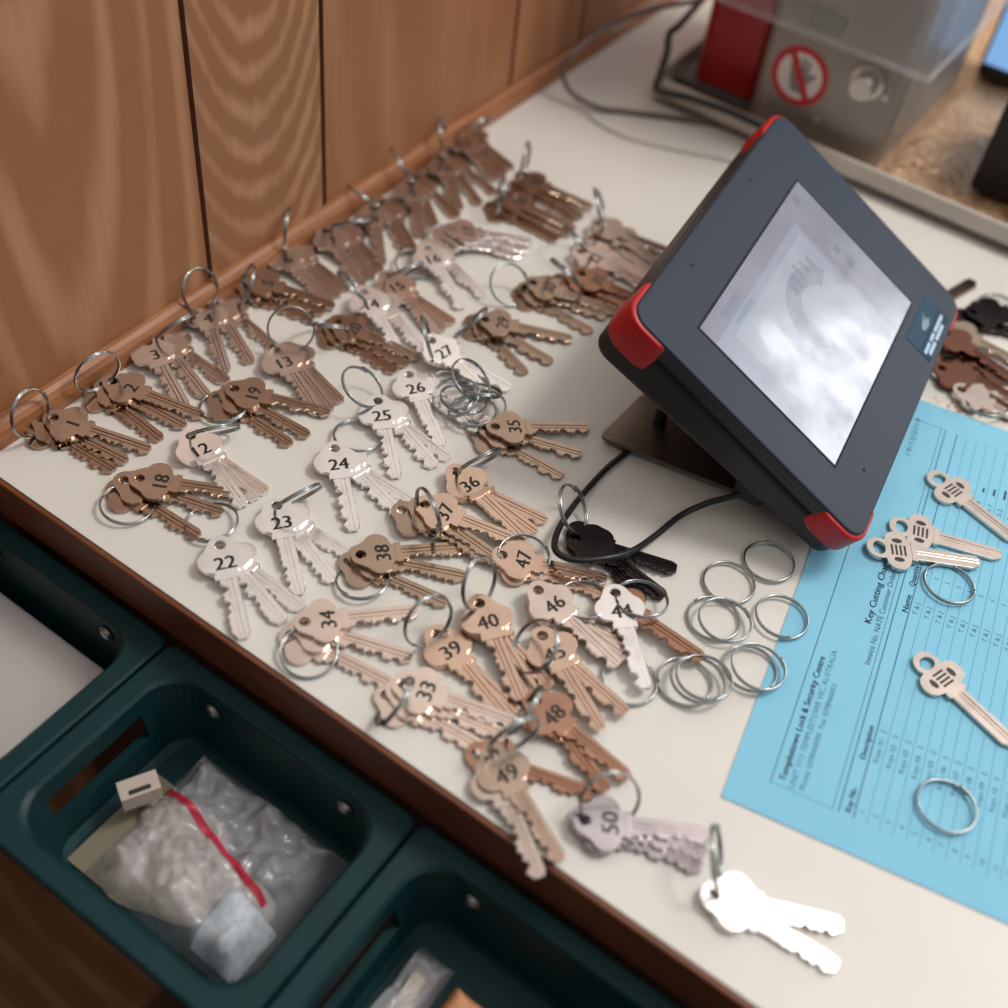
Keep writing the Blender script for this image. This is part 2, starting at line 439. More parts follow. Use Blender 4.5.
ERR = []
def bunch(tone, num, keys, ring, label, group=None, base=0., variant=None, tones=None, seed=None, ring_first=False):
    v = variant if variant is not None else random.randint(0, 9)
    N = len(keys)
    b0 = keys[0]; p0 = W(b0[0], b0[1], base + .003)
    root = empty('key_bunch', (p0.x, p0.y, base)); tag(root, label, 'key bunch', group)
    holes = []; h0 = None
    lift = .0055 if tone == 'white' and num in (14, 16, 17, 27) else 0.     # heads tipped up so these bunches mirror the pale upper wall
    for i, kx in enumerate(keys):
        j = N - 1 - i
        zh = base + .0014 + j * .0023 + lift; zt = base + .0013 + .12 * j * .0023
        if len(kx) == 4:
            B = W(kx[0], kx[1], zh); Tt = W(kx[2], kx[3], zt)
            d = (Tt - B); L = d.length; ERR.append((label[:26], round(L * 1000, 1)))
            d.normalize()
            mid = (B + Tt) / 2 if .034 < L < .054 else B + d * .0225
            hole = mid - d * .0305      # bow centre is 8 mm and the tip 52 mm from the hole end
        else:
            Tt = W(kx[0], kx[1], zt); hole = h0.copy() + Vector((random.uniform(-1, 1), random.uniform(-1, 1), 0)) * .0008; hole.z = zh
            d = (Tt - hole).normalized()
        if h0 is None: h0 = hole.copy()
        hole.z = zh
        xd = Vector((d.x, d.y, 0)).normalized() * .052; xd.z = zt - zh
        zaxis = Vector((0, 0, 1))
        mtx = Matrix.Translation(hole) @ basis(xd, zaxis)
        tn = tones[i] if tones else tone
        me = key_mesh(v, tn, num if i == 0 else None)
        o = bpy.data.objects.new('key', me); COL.objects.link(o); o.parent = root
        o.matrix_local = Matrix.Translation(-root.location) @ mtx
        holes.append(hole + xd.normalized() * .001)
    H = sum(holes, Vector()) / N
    H.z = base + .0012 + N * .0012
    if ring:
        o = bpy.data.objects.new('split_ring', RING); COL.objects.link(o); o.parent = root
        mode = ring[2]; mix = ring[3] if len(ring) > 3 else (.93 if mode == 'e' else .1)
        rb = base
        o.matrix_local = Matrix.Translation(-root.location) @ ring_matrix(H, ring[0], ring[1], mode, mix, rb)
    return root

GA = 'key bunches in the row along the wall'
GB = 'key bunches in the second row'
GC = 'key bunches in the front rows'
GD = 'copper-toned key bunches in the middle of the bench'
BUNCHES = [
 # row along the wall
 ('brown', 1, [(72,424,146,450), (61,429,120,460), (50,434,112,471)], (30,413,'o'), 'brown key bunch against the wall trim nearest the left corner, ring standing up', GA),
 ('brown', 2, [(130,388,199,416), (118,392,183,427), (105,398,160,441)], (97,372,'o'), 'brown key bunch with upright ring, second from the left corner along the wall', GA),
 ('taupe', 3, [(156,357,181,404), (168,350,204,396), (175,347,224,381)], (176,327,'e'), 'grey-brown key bunch with edge-on ring, third from the left corner along the wall', GA),
 ('taupe', 4, [(207,317,224,371), (220,314,249,363), (231,312,274,349)], (200,290,'o',.3), 'grey-brown key bunch below the first dark wall groove, ring leaning on the trim', GA),
 ('brown', 5, [(270,284,328,306), (261,290,318,312), (251,297,308,319)], (246,288,'o',.5), 'dark brown closed key bundle fifth from the left corner along the wall', GA),
 ('taupe', 6, [(290,262,322,298), (297,257,336,297), (300,255,347,291)], (288,229,'e'), 'pale key bunch with thin upright ring, in front of the arched-grain wall plank', GA),
 ('taupe', 7, [(332,240,361,286), (343,234,371,280), (348,232,380,273)], (352,224,'e'), 'grey-brown key bunch just before the second wall groove in the wall row', GA),
 ('taupe', 8, [(374,218,380,264), (386,213,405,252), (390,211,415,256)], (362,193,'e'), 'grey-brown key bunch with straddled blades just beyond the second wall groove', GA),
 ('taupe', 9, [(411,190,421,239), (418,187,434,228), (422,184,456,217)], (403,164,'e'), 'grey-brown key bunch third from the far end of the wall row', GA),
 ('taupe', 10, [(444,168,458,209), (450,166,478,204), (455,163,494,194)], (443,138,'e'), 'grey-brown key bunch second from the far end of the wall row', GA),
 ('taupe', 11, [(464,144,494,178), (470,141,503,175), (474,139,510,168)], (474,126,'e'), 'grey-brown key bunch farthest along the wall, last of the wall row', GA),
 # second row
 ('brown', 18, [(155,481,219,493), (142,487,219,513), (131,496,197,537)], (128,508,'l',.1,1), 'brown key bunch lying nearest the left part of the front bench edge, ring flat', GB),
 ('white', 12, [(201,450,240,504), (253,499), (262,491)], (215,434,'e'), 'bright key bunch stamped 12 between brown bunches, three narrow blades close together', GB),
 ('brown', 19, [(256,394,323,413), (243,400,306,436), (229,406,290,446)], (224,410,'l',.1,1), 'brown key bunch with three spread blades directly above the bunch stamped 12', GB),
 ('taupe', 13, [(283,361,318,415), (290,359,330,411), (294,357,341,404)], (291,329,'o'), 'grey-brown key bunch with large ring standing upright in the second row', GB),
 ('brown', 20, [(356,330,412,357), (346,333,404,365), (338,337,393,372)], (328,325,'e'), 'dark brown closed key bunch in the second row, keys stacked into one bundle', GB),
 ('white', 14, [(373,306,397,352), (381,303,411,340)], (354,287,'e'), 'bright pale key bunch with two narrow blades behind the dark closed bundle', GB),
 ('rose', 15, [(398,288,431,330), (440,329), (448,321)], (404,272,'e'), 'pinkish key bunch in the second row left of the bright two-bladed bunch', GB),
 ('white', 16, [(434,259,458,305), (442,256,478,293)], (416,264,'o',.3), 'bright key bunch with two long spread blades in the second row', GB),
 ('white', 17, [(463,230,534,243), (458,234,528,251), (455,238,519,257)], (447,243,'l',.1,1), 'bright key bunch with blades pointing right, below the far end of the wall row', GB),
 ('brown', 21, [(519,202,572,229), (512,207,570,236), (503,213,556,241)], (497,222,'e'), 'brown key bunch in front of the farthest one on the bare top', GB),
 ('brown', 28, [(537,183,588,207), (530,186,582,219), (526,190,576,222)], (526,157,'e'), 'brown key bunch farthest out on the bare bench top, thin ring upright', GB),
 # front rows
 ('white', 22, [(224,561,242,637), (278,618), (294,604)], (212,526,'l',.1,1), 'bright key bunch stamped 22 nearest the teal bins', GC),
 ('white', 23, [(281,523,297,591), (325,573), (347,554)], (298,497,'e'), 'bright key bunch stamped 23, ring edge-on above its head', GC),
 ('white', 24, [(338,463,352,529), (392,508), (400,496)], (358,440,'l',.1,1), 'bright key bunch stamped 24 between the bunches stamped 23 and 25', GC),
 ('white', 25, [(381,415,394,476), (424,457), (432,448)], (361,385,'o',.55), 'bright key bunch stamped 25, narrow ring loop leaning out at its head', GC),
 ('white', 26, [(415,388,439,444), (469,425), (477,418)], (452,398,'l',.1,1), 'bright key bunch stamped 26 beside the heap of spare rings', GC),
 ('white', 27, [(445,352,489,398), (501,386)], (428,338,'e'), 'bright key bunch stamped 27 behind the heap of spare rings', GC),
 ('brown', 29, [(500,323,571,340), (492,328,549,362), (484,332,522,372)], (470,331,'e'), 'brown key bunch with three fanned blades right of the bunch stamped 27', GC),
 ('brown', 30, [(548,288,612,312), (540,294,604,317), (532,299,591,333)], (509,288,'o'), 'brown key bunch with a large round ring standing at its left, left of the tablet', GC),
 ('deep', 31, [(593,279,640,303), (584,282,629,310), (574,288,625,318)], (567,272,'e'), 'dark reddish key bunch tucked against the red upper left corner of the tablet', GC),
 ('rose', 32, [(591,257,631,281), (596,253,643,285), (600,251,648,280)], (578,240,'e'), 'pinkish key bunch just behind the dark reddish one, by the tablet back', GC),
 ('taupe', None, [(617,231,666,252), (620,236,655,262), (613,239,645,270)], (600,207,'e'), 'grey-brown key bunch farthest back beside the tablet top edge', GC),
]
for t, n, k, r, lab, g in BUNCHES: bunch(t, n, k, r, lab, g)

DB = [
 ('brown', 35, [(512,427,587,429), (502,433,581,456), (492,440,562,478)], (482,412,'l',.1,1), 'brown copper key bunch with three spread blades below the heap of spare rings', 0, None),  # nickel keys; the copper tone is painted reflection
 ('copper', 36, [(470,485,521,536), (529,530), (536,518)], (488,459,'e'), 'light copper key bunch just below the brown three-bladed bunch, blades close together', .0, None),  # nickel keys; the copper tone is painted reflection
 ('copper', 37, [(447,513,516,542), (434,516,499,562), (422,522,484,556)], (427,523,'e',.75), 'copper key bunch with ring across its stacked heads, overlapping the light copper bunch', .0025, ['copper', 'brown', 'brown']),  # nickel keys; the copper tone is painted reflection
 ('brown', 38, [(384,553,461,549), (374,559,466,578), (362,568,449,606)], (363,583,'l',.1,1), 'brown key bunch with three spread blades right of the bunch stamped 23', 0, None),
 ('rose', 34, [(327,620,414,613), (320,631,411,659), (309,645,388,685)], (309,656,'l',.1,1), 'rosy silver key bunch nearest the front edge above the middle teal bin', 0, None),
 ('copper', 40, [(485,617,505,669), (518,672), (527,664)], (479,583,'o',.6), 'copper key bunch stamped 40 with ring standing above its head', .002, None),  # nickel keys; the copper tone is painted reflection
 ('copper', 39, [(452,653,502,714), (514,712)], (428,621,'o',.15), 'copper key bunch stamped 39 with ring standing open to its left', 0, None),  # nickel keys; the copper tone is painted reflection
 ('rose', 33, [(424,691,513,724), (414,697,507,739), (402,705,489,754)], (394,702,'o',.7), 'pale copper key bunch at the front edge between the bunch stamped 39 and the bins', 0, None),  # nickel keys; the copper tone is painted reflection
 ('copper', 47, [(520,560,606,581), (590,591)], (523,562,'l',.1), 'copper key bunch with its ring lying flat around its head, left of the black keys', .001, None),  # nickel keys; the copper tone is painted reflection
 ('dark', None, [(592,543,676,570), (594,545,664,598), (590,544,640,600)], (573,509,'e',.7), 'black key bunch under the black cord loop', .0005, None),
 ('rose', 46, [(554,605,614,664), (625,660), (634,650)], (583,604,'l',.1,1), 'pale copper key bunch stamped 46 below the copper one with a flat ring', .002, None),  # nickel keys; the copper tone is painted reflection
 ('copper', 45, [(552,652,599,729), (616,706)], (521,686,'o',.5), 'copper key bunch stamped 45 under the bunch stamped 46', .003, None),  # nickel keys; the copper tone is painted reflection
 ('lilac', 44, [(619,606,645,692), (632,612,695,655)], (640,603,'l',.1,1), 'silver key on a small flat ring with one reddish key pointing at the loose rings', .004, ['white', 'deep']),
 ('deep', 48, [(553,716,624,777), (550,720,600,785)], (523,722,'e'), 'reddish brown key bunch below the bunch stamped 45', .002, None),
 ('brown', 49, [(503,770,559,863), (496,776,541,886), (505,765,584,793)], (514,741,'e',.8), 'brown key bunch hanging over the front edge of the bench', .0, ['brown', 'taupe', 'deep']),
 ('lilac', 50, [(606,823,707,837), (603,826,704,852), (602,829,699,868)], (624,792,'o',.4), 'violet silver key bunch near the bottom with a ring standing behind it', .0, None),
 ('white', None, [(738,902,838,927), (734,905,837,970)], (714,852,'e'), 'shiny white key bunch closest to the camera at the bottom of the bench', .0, None),
]
for t, n, k, r, lab, b, tn in DB: bunch(t, n, k, r, lab, GD, base=b, tones=tn)
# bunches partly hidden behind the tablet on the right
GR = 'key bunches behind the tablet'
bunch('dark', None, [(978,314,1060,334), (966,318,1046,348), (984,309,1066,322)], (996,310,'l'), 'black key bunch behind the tablet at the right edge, farthest of the heap', GR)
bunch('deep', None, [(950,336,1026,388), (956,330,1036,372), (948,342,1018,398)], None, 'reddish copper key bunch in the middle of the heap behind the tablet', GR, base=.001, tones=['umber', 'brown', 'umber'])  # nickel keys; the copper tone is painted reflection and shade
bunch('deep', None, [(950,374,1024,420), (953,368,1032,408)], None, 'copper key bunch of the heap behind the tablet, blades towards the lower right', GR, base=.0005, tones=['umber', 'umber'])  # nickel keys; the copper tone is shade put into the colour
bunch('taupe', None, [(972,396,1048,436), (976,390,1054,424)], (984,408,'l'), 'grey key bunch behind the tablet nearest the blue sheet', GR, base=.0)

def loose_key(bx, by, tx, ty, tone, label, cat='key', z=0., group=None, blank=True):
    B = W(bx, by, z + .001); Tt = W(tx, ty, z + .001); d = (Tt - B); d.z = 0; d.normalize()
    mid = (B + Tt) / 2 if d.length else B
    hole = B - d * .008 if blank != 'tip' else Tt - d * .0522
    me = key_mesh(0, tone, None, blank)
    o = bpy.data.objects.new('key', me); COL.objects.link(o)
    o.matrix_world = Matrix.Translation(Vector((hole.x, hole.y, z + .00125))) @ basis(d, Vector((0, 0, 1)))
    tag(o, label, cat, group); return o
PZ = .0007
loose_key(949, 489, 1010, 537, 'chrome', 'uncut blank key lying alone highest on the blue sheet', z=PZ, group='blank keys on the blue sheet')
loose_key(915, 532, 998, 556, 'chrome', 'uncut blank key on the blue sheet, behind the one by the red tablet corner', z=PZ, group='blank keys on the blue sheet')
loose_key(893, 551, 973, 563, 'chrome', 'uncut blank key on the blue sheet closest to the red tablet corner', z=PZ + .0011, group='blank keys on the blue sheet')
loose_key(938, 676, 1012, 745, 'chrome', 'uncut blank key lying alone in the middle of the blue sheet', z=PZ, group='blank keys on the blue sheet')
loose_key(916, 316, 974, 282, 'brown', 'brown key tip sticking out from under the right tablet corner', z=0.0002, blank='tip')

GL = 'loose split rings'
def loose_ring(x, y, z, label, tilt=0., az=0.):
    o = bpy.data.objects.new('split_ring', RING); COL.objects.link(o)
    c = W(x, y, z)
    n = Vector((math.sin(tilt) * math.cos(az), math.sin(tilt) * math.sin(az), math.cos(tilt)))
    o.matrix_world = Matrix.Translation((c.x, c.y, z + .0018 + RR * math.sin(tilt))) @ n.to_track_quat('Z', 'Y').to_matrix().to_4x4() @ Matrix.Rotation(x * 1.7, 4, 'Z')
    tag(o, label, 'key ring', GL)
loose_ring(768, 564, 0, 'loose steel ring nearest the tablet, just under its lower corner')
loose_ring(728, 585, 0, 'loose steel ring left of the one under the tablet corner')
loose_ring(781, 619, PZ, 'loose steel ring lying half on the blue sheet, alone')
loose_ring(713, 621, 0, 'lower ring of the overlapping pair left of the single ring on the sheet edge')
loose_ring(724, 623, .0022, 'upper ring of the overlapping pair left of the single ring on the sheet edge', .05)
loose_ring(749, 671, 0, 'lower ring of the pair at the left edge of the blue sheet', .02)
loose_ring(757, 670, .0022, 'upper ring of the pair at the left edge of the blue sheet', .08, .3)
loose_ring(684, 684, 0, 'leftmost ring of the three overlapping rings', 0)
loose_ring(697, 683, .0022, 'topmost ring of the three overlapping rings', .06, 1)
loose_ring(703, 681, .0044, 'rightmost ring of the three overlapping rings', .07, 2.4)
loose_ring(629, 683, 0, 'loose ring around the silver blade tip left of the three overlapping rings')
loose_ring(948, 586, PZ, 'loose ring on the blue sheet just below the blank keys')
loose_ring(945, 808, PZ, 'loose ring on the blue sheet lowest in view')
for i, (x, y, z, t, a) in enumerate([(452, 391, 0, .05, 0), (463, 404, .002, .15, 1.5), (472, 415, .002, .1, 3), (478, 400, .004, .5, 2.0), (455, 405, .005, .35, 4.5), (470, 392, .006, .6, .4)]):
    loose_ring(x, y, z, ['lowest spare ring of the heap beside the bunch stamped 26', 'spare ring in the middle of the ring heap', 'spare ring at the near right edge of the ring heap', 'tilted spare ring at the right of the ring heap', 'tilted spare ring at the near left of the ring heap', 'steeply tilted spare ring on top of the ring heap'][i], t, a)

# ------------------------------------------------------------------ blue sheet
P0 = W(721, 797); U = Vector((-.18279, .98315, 0)); V = Vector((.98315, .18279, 0))
pm = Matrix((U, -V, Vector((0, 0, 1)))).transposed().to_4x4(); pm.translation = Vector((P0.x, P0.y, .0002))
bm = bmesh.new(); box(bm, 0, .297, -.21, 0, 0, .00035)
def put(s, u, v, size, w=None, mi=1, bold=False):
    add_text(bm, s, size, (u, -v, .00042), (1, 0, 0), (0, 1, 0), width=w, mi=mi, bold=bold)
def ln(u0, v0, u1, v1, w=.0003, mi=1):
    if abs(u1 - u0) > abs(v1 - v0): box(bm, u0, u1, -v0 - w, -v0 + w, .00035, .0004, mi)
    else: box(bm, u0 - w, u0 + w, -max(v0, v1), -min(v0, v1), .00035, .0004, mi)
put('Templestowe Lock & Security Centre', .0195, .0228, .0043, .072, 1, True)
put('UNIT 1/11 TEMPLESTOWE VIC, AUSTRALIA', .018, .0272, .0036, .080, 2)
put('Phone: 0398460000  Fax: 0398460001', .019, .0315, .0036, .060, 2)
put('Key Cutting Chart', .1216, .0380, .0048, .043, 1, True)
put('Invoice No. NATE Customer Order No.', .0975, .0428, .0040, .070, 1)
put('19/12/2019', .2475, .0325, .0040, .033, 2)
ln(.0165, .0170, .279, .0170, .00018, 1)
ln(.0165, .0170, .0165, .0445, .00016, 3); ln(.0165, .0445, .279, .0445, .00016, 2); ln(.279, .017, .279, .0445, .00016, 2)
ln(.0165, .0470, .279, .0470, .00028, 2); ln(.0165, .0535, .279, .0535, .00028, 2)
put('Key No.', .0182, .0520, .0038, .013, 1, True); put('Description', .0466, .0520, .0038, .0185, 1, True)
put('Name', .1372, .0528, .0040, .0118, 1, True); put('Quantity', .1551, .0528, .0040, .0150, 1, True)
for i in range(23):
    v = .0535 + (i + 1) * .00565
    ln(.0165, v, .279, v, .00013, 3)
    if i > 21: continue
    b = v - .0016
    put(str(i + 1), .0210, b, .0034, None, 2)
    put('Keys %02d' % (i + 1), .0475, b, .0034, .0125, 2); put(str(2 + i % 2), .0640, b, .0036, None, 2)
    put('T & J', .1380, b, .0034, .008, 2); put('1', .1660, b, .0036, None, 1)
    # handwritten ticks: short pen strokes beside the rows
    if 2 < i < 12: box(bm, .2400, .2400 + (.0035 + .002 * (i % 3)), -b - .0002, -b + .0009, .00035, .0004, 1)
    if i > 0 and i < 12: put('2-%d' % (i % 4 + 1), .2260, b, .0036, .006, 2)
o = link('paper_sheet', mesh_of(bm, 'paper_sheet'), [M['paper'], M['ink'], M['inkmid'], M['inkpale']]); o.matrix_world = pm
tag(o, 'light blue printed key cutting chart sheet lying flat under the blank keys', 'paper sheet')

# ------------------------------------------------------------------ tablet
C2 = [(861, 543), (961, 304), (778, 117), (635, 305)]     # C, B, A, D
zt = .0275
Cc = W(*C2[0], zt); Bb = W(*C2[1], zt); ux = (Bb - Cc).normalized()
def onperp(q, b):
    d = ray(*q); return CAM + d * ((b - CAM).dot(ux) / d.dot(ux))
Dd = onperp(C2[3], Cc); Aa = onperp(C2[2], Bb)
TWd = (Bb - Cc).length; THt = ((Dd - Cc).length + (Aa - Bb).length) / 2
uy = ((Dd - Cc).normalized() + (Aa - Bb).normalized()).normalized(); uy = (uy - ux * uy.dot(ux)).normalized()
uz = ux.cross(uy)
TM = Matrix((ux, uy, uz)).transposed().to_4x4(); TM.translation = Cc
TI = TM.inverted()
def tp(x, y):
    """place on the tablet's front plane"""
    d = ray(x, y); t = (Cc - CAM).dot(uz) / d.dot(uz); return TI @ (CAM + d * t)
print('TABLET', TWd, THt, [tuple(round(c, 4) for c in tp(*q)) for q in ((795,184),(912,300),(836,461),(698,332))], 'tilt', math.degrees(math.asin(uy.z)))
tb = empty('key_machine_tablet', mtx=TM); tag(tb, 'dark tablet with red corner bumpers tilted up on a metal stand', 'tablet')
TK = .0265
def tpart(name, me, m, smooth=False, par=tb):
    return link(name, me, m, par, smooth=smooth)
R0 = .010
bm = bmesh.new(); prism(bm, rrect(0, TWd, 0, THt, R0), -.0085, 0.0)
tpart('front_shell', bake(mesh_of(bm, 'fs'), .0012, 3), M['tab_face'])
bm = bmesh.new(); prism(bm, rrect(.0006, TWd - .0006, .0006, THt - .0006, R0), -.0100, -.0084)
tpart('seam', mesh_of(bm, 'seam'), M['seam'])
bm = bmesh.new(); prism(bm, rrect(.0002, TWd - .0002, .0002, THt - .0002, R0), -TK, -.0099)
for v in bm.verts:
    if v.co.z < -.02: v.co.z -= .008 * v.co.y / THt
tpart('back_shell', bake(mesh_of(bm, 'bs'), .004, 4), M['tab_back'])
# side skirt just under the bezel is darker plastic
bm = bmesh.new(); prism(bm, rrect(-.0003, TWd + .0003, -.0003, THt + .0003, R0), -.0084, -.0013)
tpart('side_band', bake(mesh_of(bm, 'sb'), .0005, 2), M['tab_side'])
# corner bumpers: rounded L blocks hugging each corner below the face
def bumper(cx, cy, sx, sy, a=.030, b=.026):
    n = 8; r = R0 + .0022; t = .0034
    oc = []
    for i in range(n + 1):
        an = PI + PI / 2 * i / n; oc.append((r + r * math.cos(an) - .0022, r + r * math.sin(an) - .0022))
    out = [(-.0022, b - .006), (-.0022, b * .5)] + oc + [(a * .5, -.0022), (a - .006, -.0022), (a, .0006), (a - .004, t)]
    inn = [(R0 + .002, t), (t, R0 + .002), (t, b - .004), (.0006, b)]
    pts = out + inn
    pts = [(cx + sx * x, cy + sy * y) for x, y in pts]
    if sx * sy < 0: pts = pts[::-1]
    bm = bmesh.new(); prism(bm, pts, -.0165, -.0012)
    for v in bm.verts:
        if v.co.z < -.01: v.co.z -= .0045 * cy / THt
    tpart('corner_bumper', bake(mesh_of(bm, 'cb'), .0016, 3, 35), M['red'], True)
bumper(0, 0, 1, 1); bumper(TWd, 0, -1, 1); bumper(0, THt, 1, -1); bumper(TWd, THt, -1, -1)
for o in tb.children:
    if o.name.startswith('corner_bumper'): o['label'] = 'red corner bumper'
# screen
sc = [tp(*q) for q in ((698, 332), (795, 184), (912, 300), (836, 461))]
sx0 = (sc[0].x + sc[3].x) / 2; sx1 = (sc[1].x + sc[2].x) / 2; sy1 = (sc[0].y + sc[1].y) / 2; sy0 = (sc[2].y + sc[3].y) / 2
bm = bmesh.new(); prism(bm, [(sx0 - .0014, sy0 - .0014), (sx1 + .0014, sy0 - .0014), (sx1 + .0014, sy1 + .0014), (sx0 - .0014, sy1 + .0014)], -.0002, .00015)
tpart('screen_gasket', mesh_of(bm, 'sg'), M['seam'])
bm = bmesh.new(); box(bm, sx0, sx1, sy0, sy1, 0, .0003, 0)
sw, sh = sx1 - sx0, sy1 - sy0
def sb(u0, u1, v0, v1, mi): box(bm, sx0 + sw * u0, sx0 + sw * u1, sy0 + sh * v0, sy0 + sh * v1, .0003, .00032, mi)
sb(.0, 1, .88, 1, 1)                       # title strip along the top
sb(.80, 1, .0, .88, 1)                     # tool column on the right
sb(.10, .78, .06, .82, 2)                  # light central panel
sb(.12, .26, .90, .95, 4); sb(.89, .93, .92, .97, 5); sb(.86, .90, .55, .60, 5); sb(.86, .90, .44, .49, 5); sb(.15, .30, .835, .865, 4)
# hand reflection shaped into the display: a grey arch with finger-like bars
def arc_pts(cx, cy, r0, r1, a0, a1, n=20):
    p = []
    for i in range(n + 1):
        a = math.radians(a0 + (a1 - a0) * i / n); p.append((sx0 + sw * (cx + r1 * math.cos(a)), sy0 + sh * (cy + r1 * 1.25 * math.sin(a))))
    for i in range(n, -1, -1):
        a = math.radians(a0 + (a1 - a0) * i / n); p.append((sx0 + sw * (cx + r0 * math.cos(a)), sy0 + sh * (cy + r0 * 1.25 * math.sin(a))))
    return p
prism(bm, arc_pts(.55, .50, .10, .19, 20, 240), .00032, .00034, 3)
for k in range(5):
    u = .50 + .045 * k; box(bm, sx0 + sw * u, sx0 + sw * (u + .03), sy0 + sh * .64, sy0 + sh * (.76 - .02 * abs(k - 2)), .00032, .00034, 3)
bmesh.ops.recalc_face_normals(bm, faces=bm.faces)
tpart('screen', mesh_of(bm, 'screen'), [M['scr'], M['scr2'], M['scr3'], M['scr4'], M['scr5'], M['scr6']])
# sticker at the lower right of the bezel
st = [tp(*q) for q in ((904, 338), (925, 298), (950, 318), (930, 360))]
lx0 = (st[0].x + st[3].x) / 2; lx1 = (st[1].x + st[2].x) / 2; ly1 = (st[0].y + st[1].y) / 2; ly0 = (st[2].y + st[3].y) / 2
print('STICKER', lx0, lx1, ly0, ly1, sx0, sx1, sy0, sy1)
bm = bmesh.new(); box(bm, lx0, lx1, ly0, ly1, 0, .0002, 0)
lw, lh = lx1 - lx0, ly1 - ly0
def lp(pts, mi): prism(bm, [(lx0 + lw * a, ly0 + lh * b) for a, b in pts], .0002, .00026, mi)
lp([(.0, .45), (1, .45), (1, 1), (0, 1)], 1)
lp([(.42, .52), (.58, .50), (.70, .60), (.62, .66), (.72, .84), (.66, .93), (.50, .74), (.38, .64)], 2)
for x0, x1, y0 in ((.06, .30, .20), (.34, .52, .20), (.56, .94, .20), (.12, .40, .05), (.45, .80, .05)):
    lp([(x0, y0), (x1, y0), (x1, y0 + .11), (x0, y0 + .11)], 2)
tpart('sticker', mesh_of(bm, 'sticker'), [M['label'], M['labelpale'], M['labelw']])
for px_, py_ in ((692, 265), (750, 180), (864, 470)):
    q = tp(px_, py_)
    bm = bmesh.new(); disc(bm, (q.x, q.y), .0011, 0, .0001, 12); tpart('sensor_dot', mesh_of(bm, 'sd'), M['seam'])
# stand: a steel foot strip near the left side with uprights to the back shell
def world_part(name, bm, m, bev=None):
    me = mesh_of(bm, name)
    if bev: me = bake(me, bev, 2)
    o = link(name, me, m, tb); o.matrix_local = TI.copy(); return o
f0, f1, f2, f3 = W(597, 443, .001), W(788, 519, .001), W(720, 458, .001), W(634, 386, .001)
f2 = Vector((f1.x, f1.y + .036, 0)); f3 = Vector((f0.x + .001, f0.y + .047, 0))
bm = bmesh.new()
def rounded_poly(ps, r, n=5):
    out = []
    m = len(ps)
    for i in range(m):
        a, b, c = Vector(ps[i - 1][:2]), Vector(ps[i][:2]), Vector(ps[(i + 1) % m][:2])
        p, q = b + (a - b).normalized() * r, b + (c - b).normalized() * r
        for k in range(n + 1):
            t = k / n; out.append(tuple((1 - t) ** 2 * p + 2 * t * (1 - t) * b + t * t * q))
    return out
prism(bm, rounded_poly([f0, f1, f2, f3], .006), .0037, .0061)
for q_ in (f0, f3):
    disc(bm, (q_.x + .012, q_.y + (.008 if q_ is f0 else -.008)), .004, .0003, .0036, 14)
o = world_part('stand_foot', bm, M['plate'], .0005); o['label'] = 'brown steel foot strip of the stand'
# upright plate leaning from the foot to the underside
def under(x, y):
    """height of the tablet's underside above (x, y)"""
    p = Cc - uz * TK; return p.z - ((x - p.x) * uz.x + (y - p.y) * uz.y) / uz.z
ya = f1.y + .03
bm = bmesh.new()
for xa in (.262, .315):
    box(bm, xa, xa + .012, ya, ya + .18, .0037, .0061)
def up_plate(x0, x1, y0, y1):
    vs = []
    for x, y in ((x0, y0), (x1, y0), (x1, y1), (x0, y1)):
        vs.append((bm.verts.new((x, y, .0058)), bm.verts.new((x, y, under(x, y) - .0004))))
    bm.faces.new([v[0] for v in vs][::-1]); bm.faces.new([v[1] for v in vs])
    for i in range(4):
        j = (i + 1) % 4; bm.faces.new((vs[i][0], vs[j][0], vs[j][1], vs[i][1]))
up_plate(.262, .265, ya + .02, ya + .17); up_plate(.322, .325, ya + .02, ya + .17)
world_part('stand_upright', bm, M['plate'])
bm = bmesh.new(); q = W(664, 405, .02); disc(bm, (q.x, q.y), .0035, .0061, max(.005, under(q.x, q.y) - .0045), 16)
world_part('leveling_foot', bm, M['tab_back'])
bm = bmesh.new(); disc(bm, (q.x, q.y), .0046, .020, .004, 16); world_part('bolt', bm, M['brass'])
# cable port block under the left side
bm = bmesh.new(); q = W(738, 492, .016); box(bm, q.x - .003, q.x + .012, q.y, q.y + .010, .012, max(.012, under(q.x, q.y) - .0005))
world_part('cable_port', bm, M['tab_back'], .001)

# cord looping round the black keys
pts = [W(650, 436, .00168), W(613, 463, .00168), W(592, 484, .002), W(572, 508, .006), W(557, 533, .009), W(556, 551, .0115), W(575, 560, .0125), W(607, 558, .0125), W(632, 551, .010), W(655, 536, .006), W(680, 516, .0045), W(705, 504, .0075), W(726, 498, .012), q + Vector((.004, .004, 0))]
bm = bmesh.new(); tube(bm, spline(pts, 8), .00165, 10)
tag(link('power_cord', mesh_of(bm, 'power_cord'), M['rubber']), 'black cord looping from the tablet stand around the black keys', 'cord')

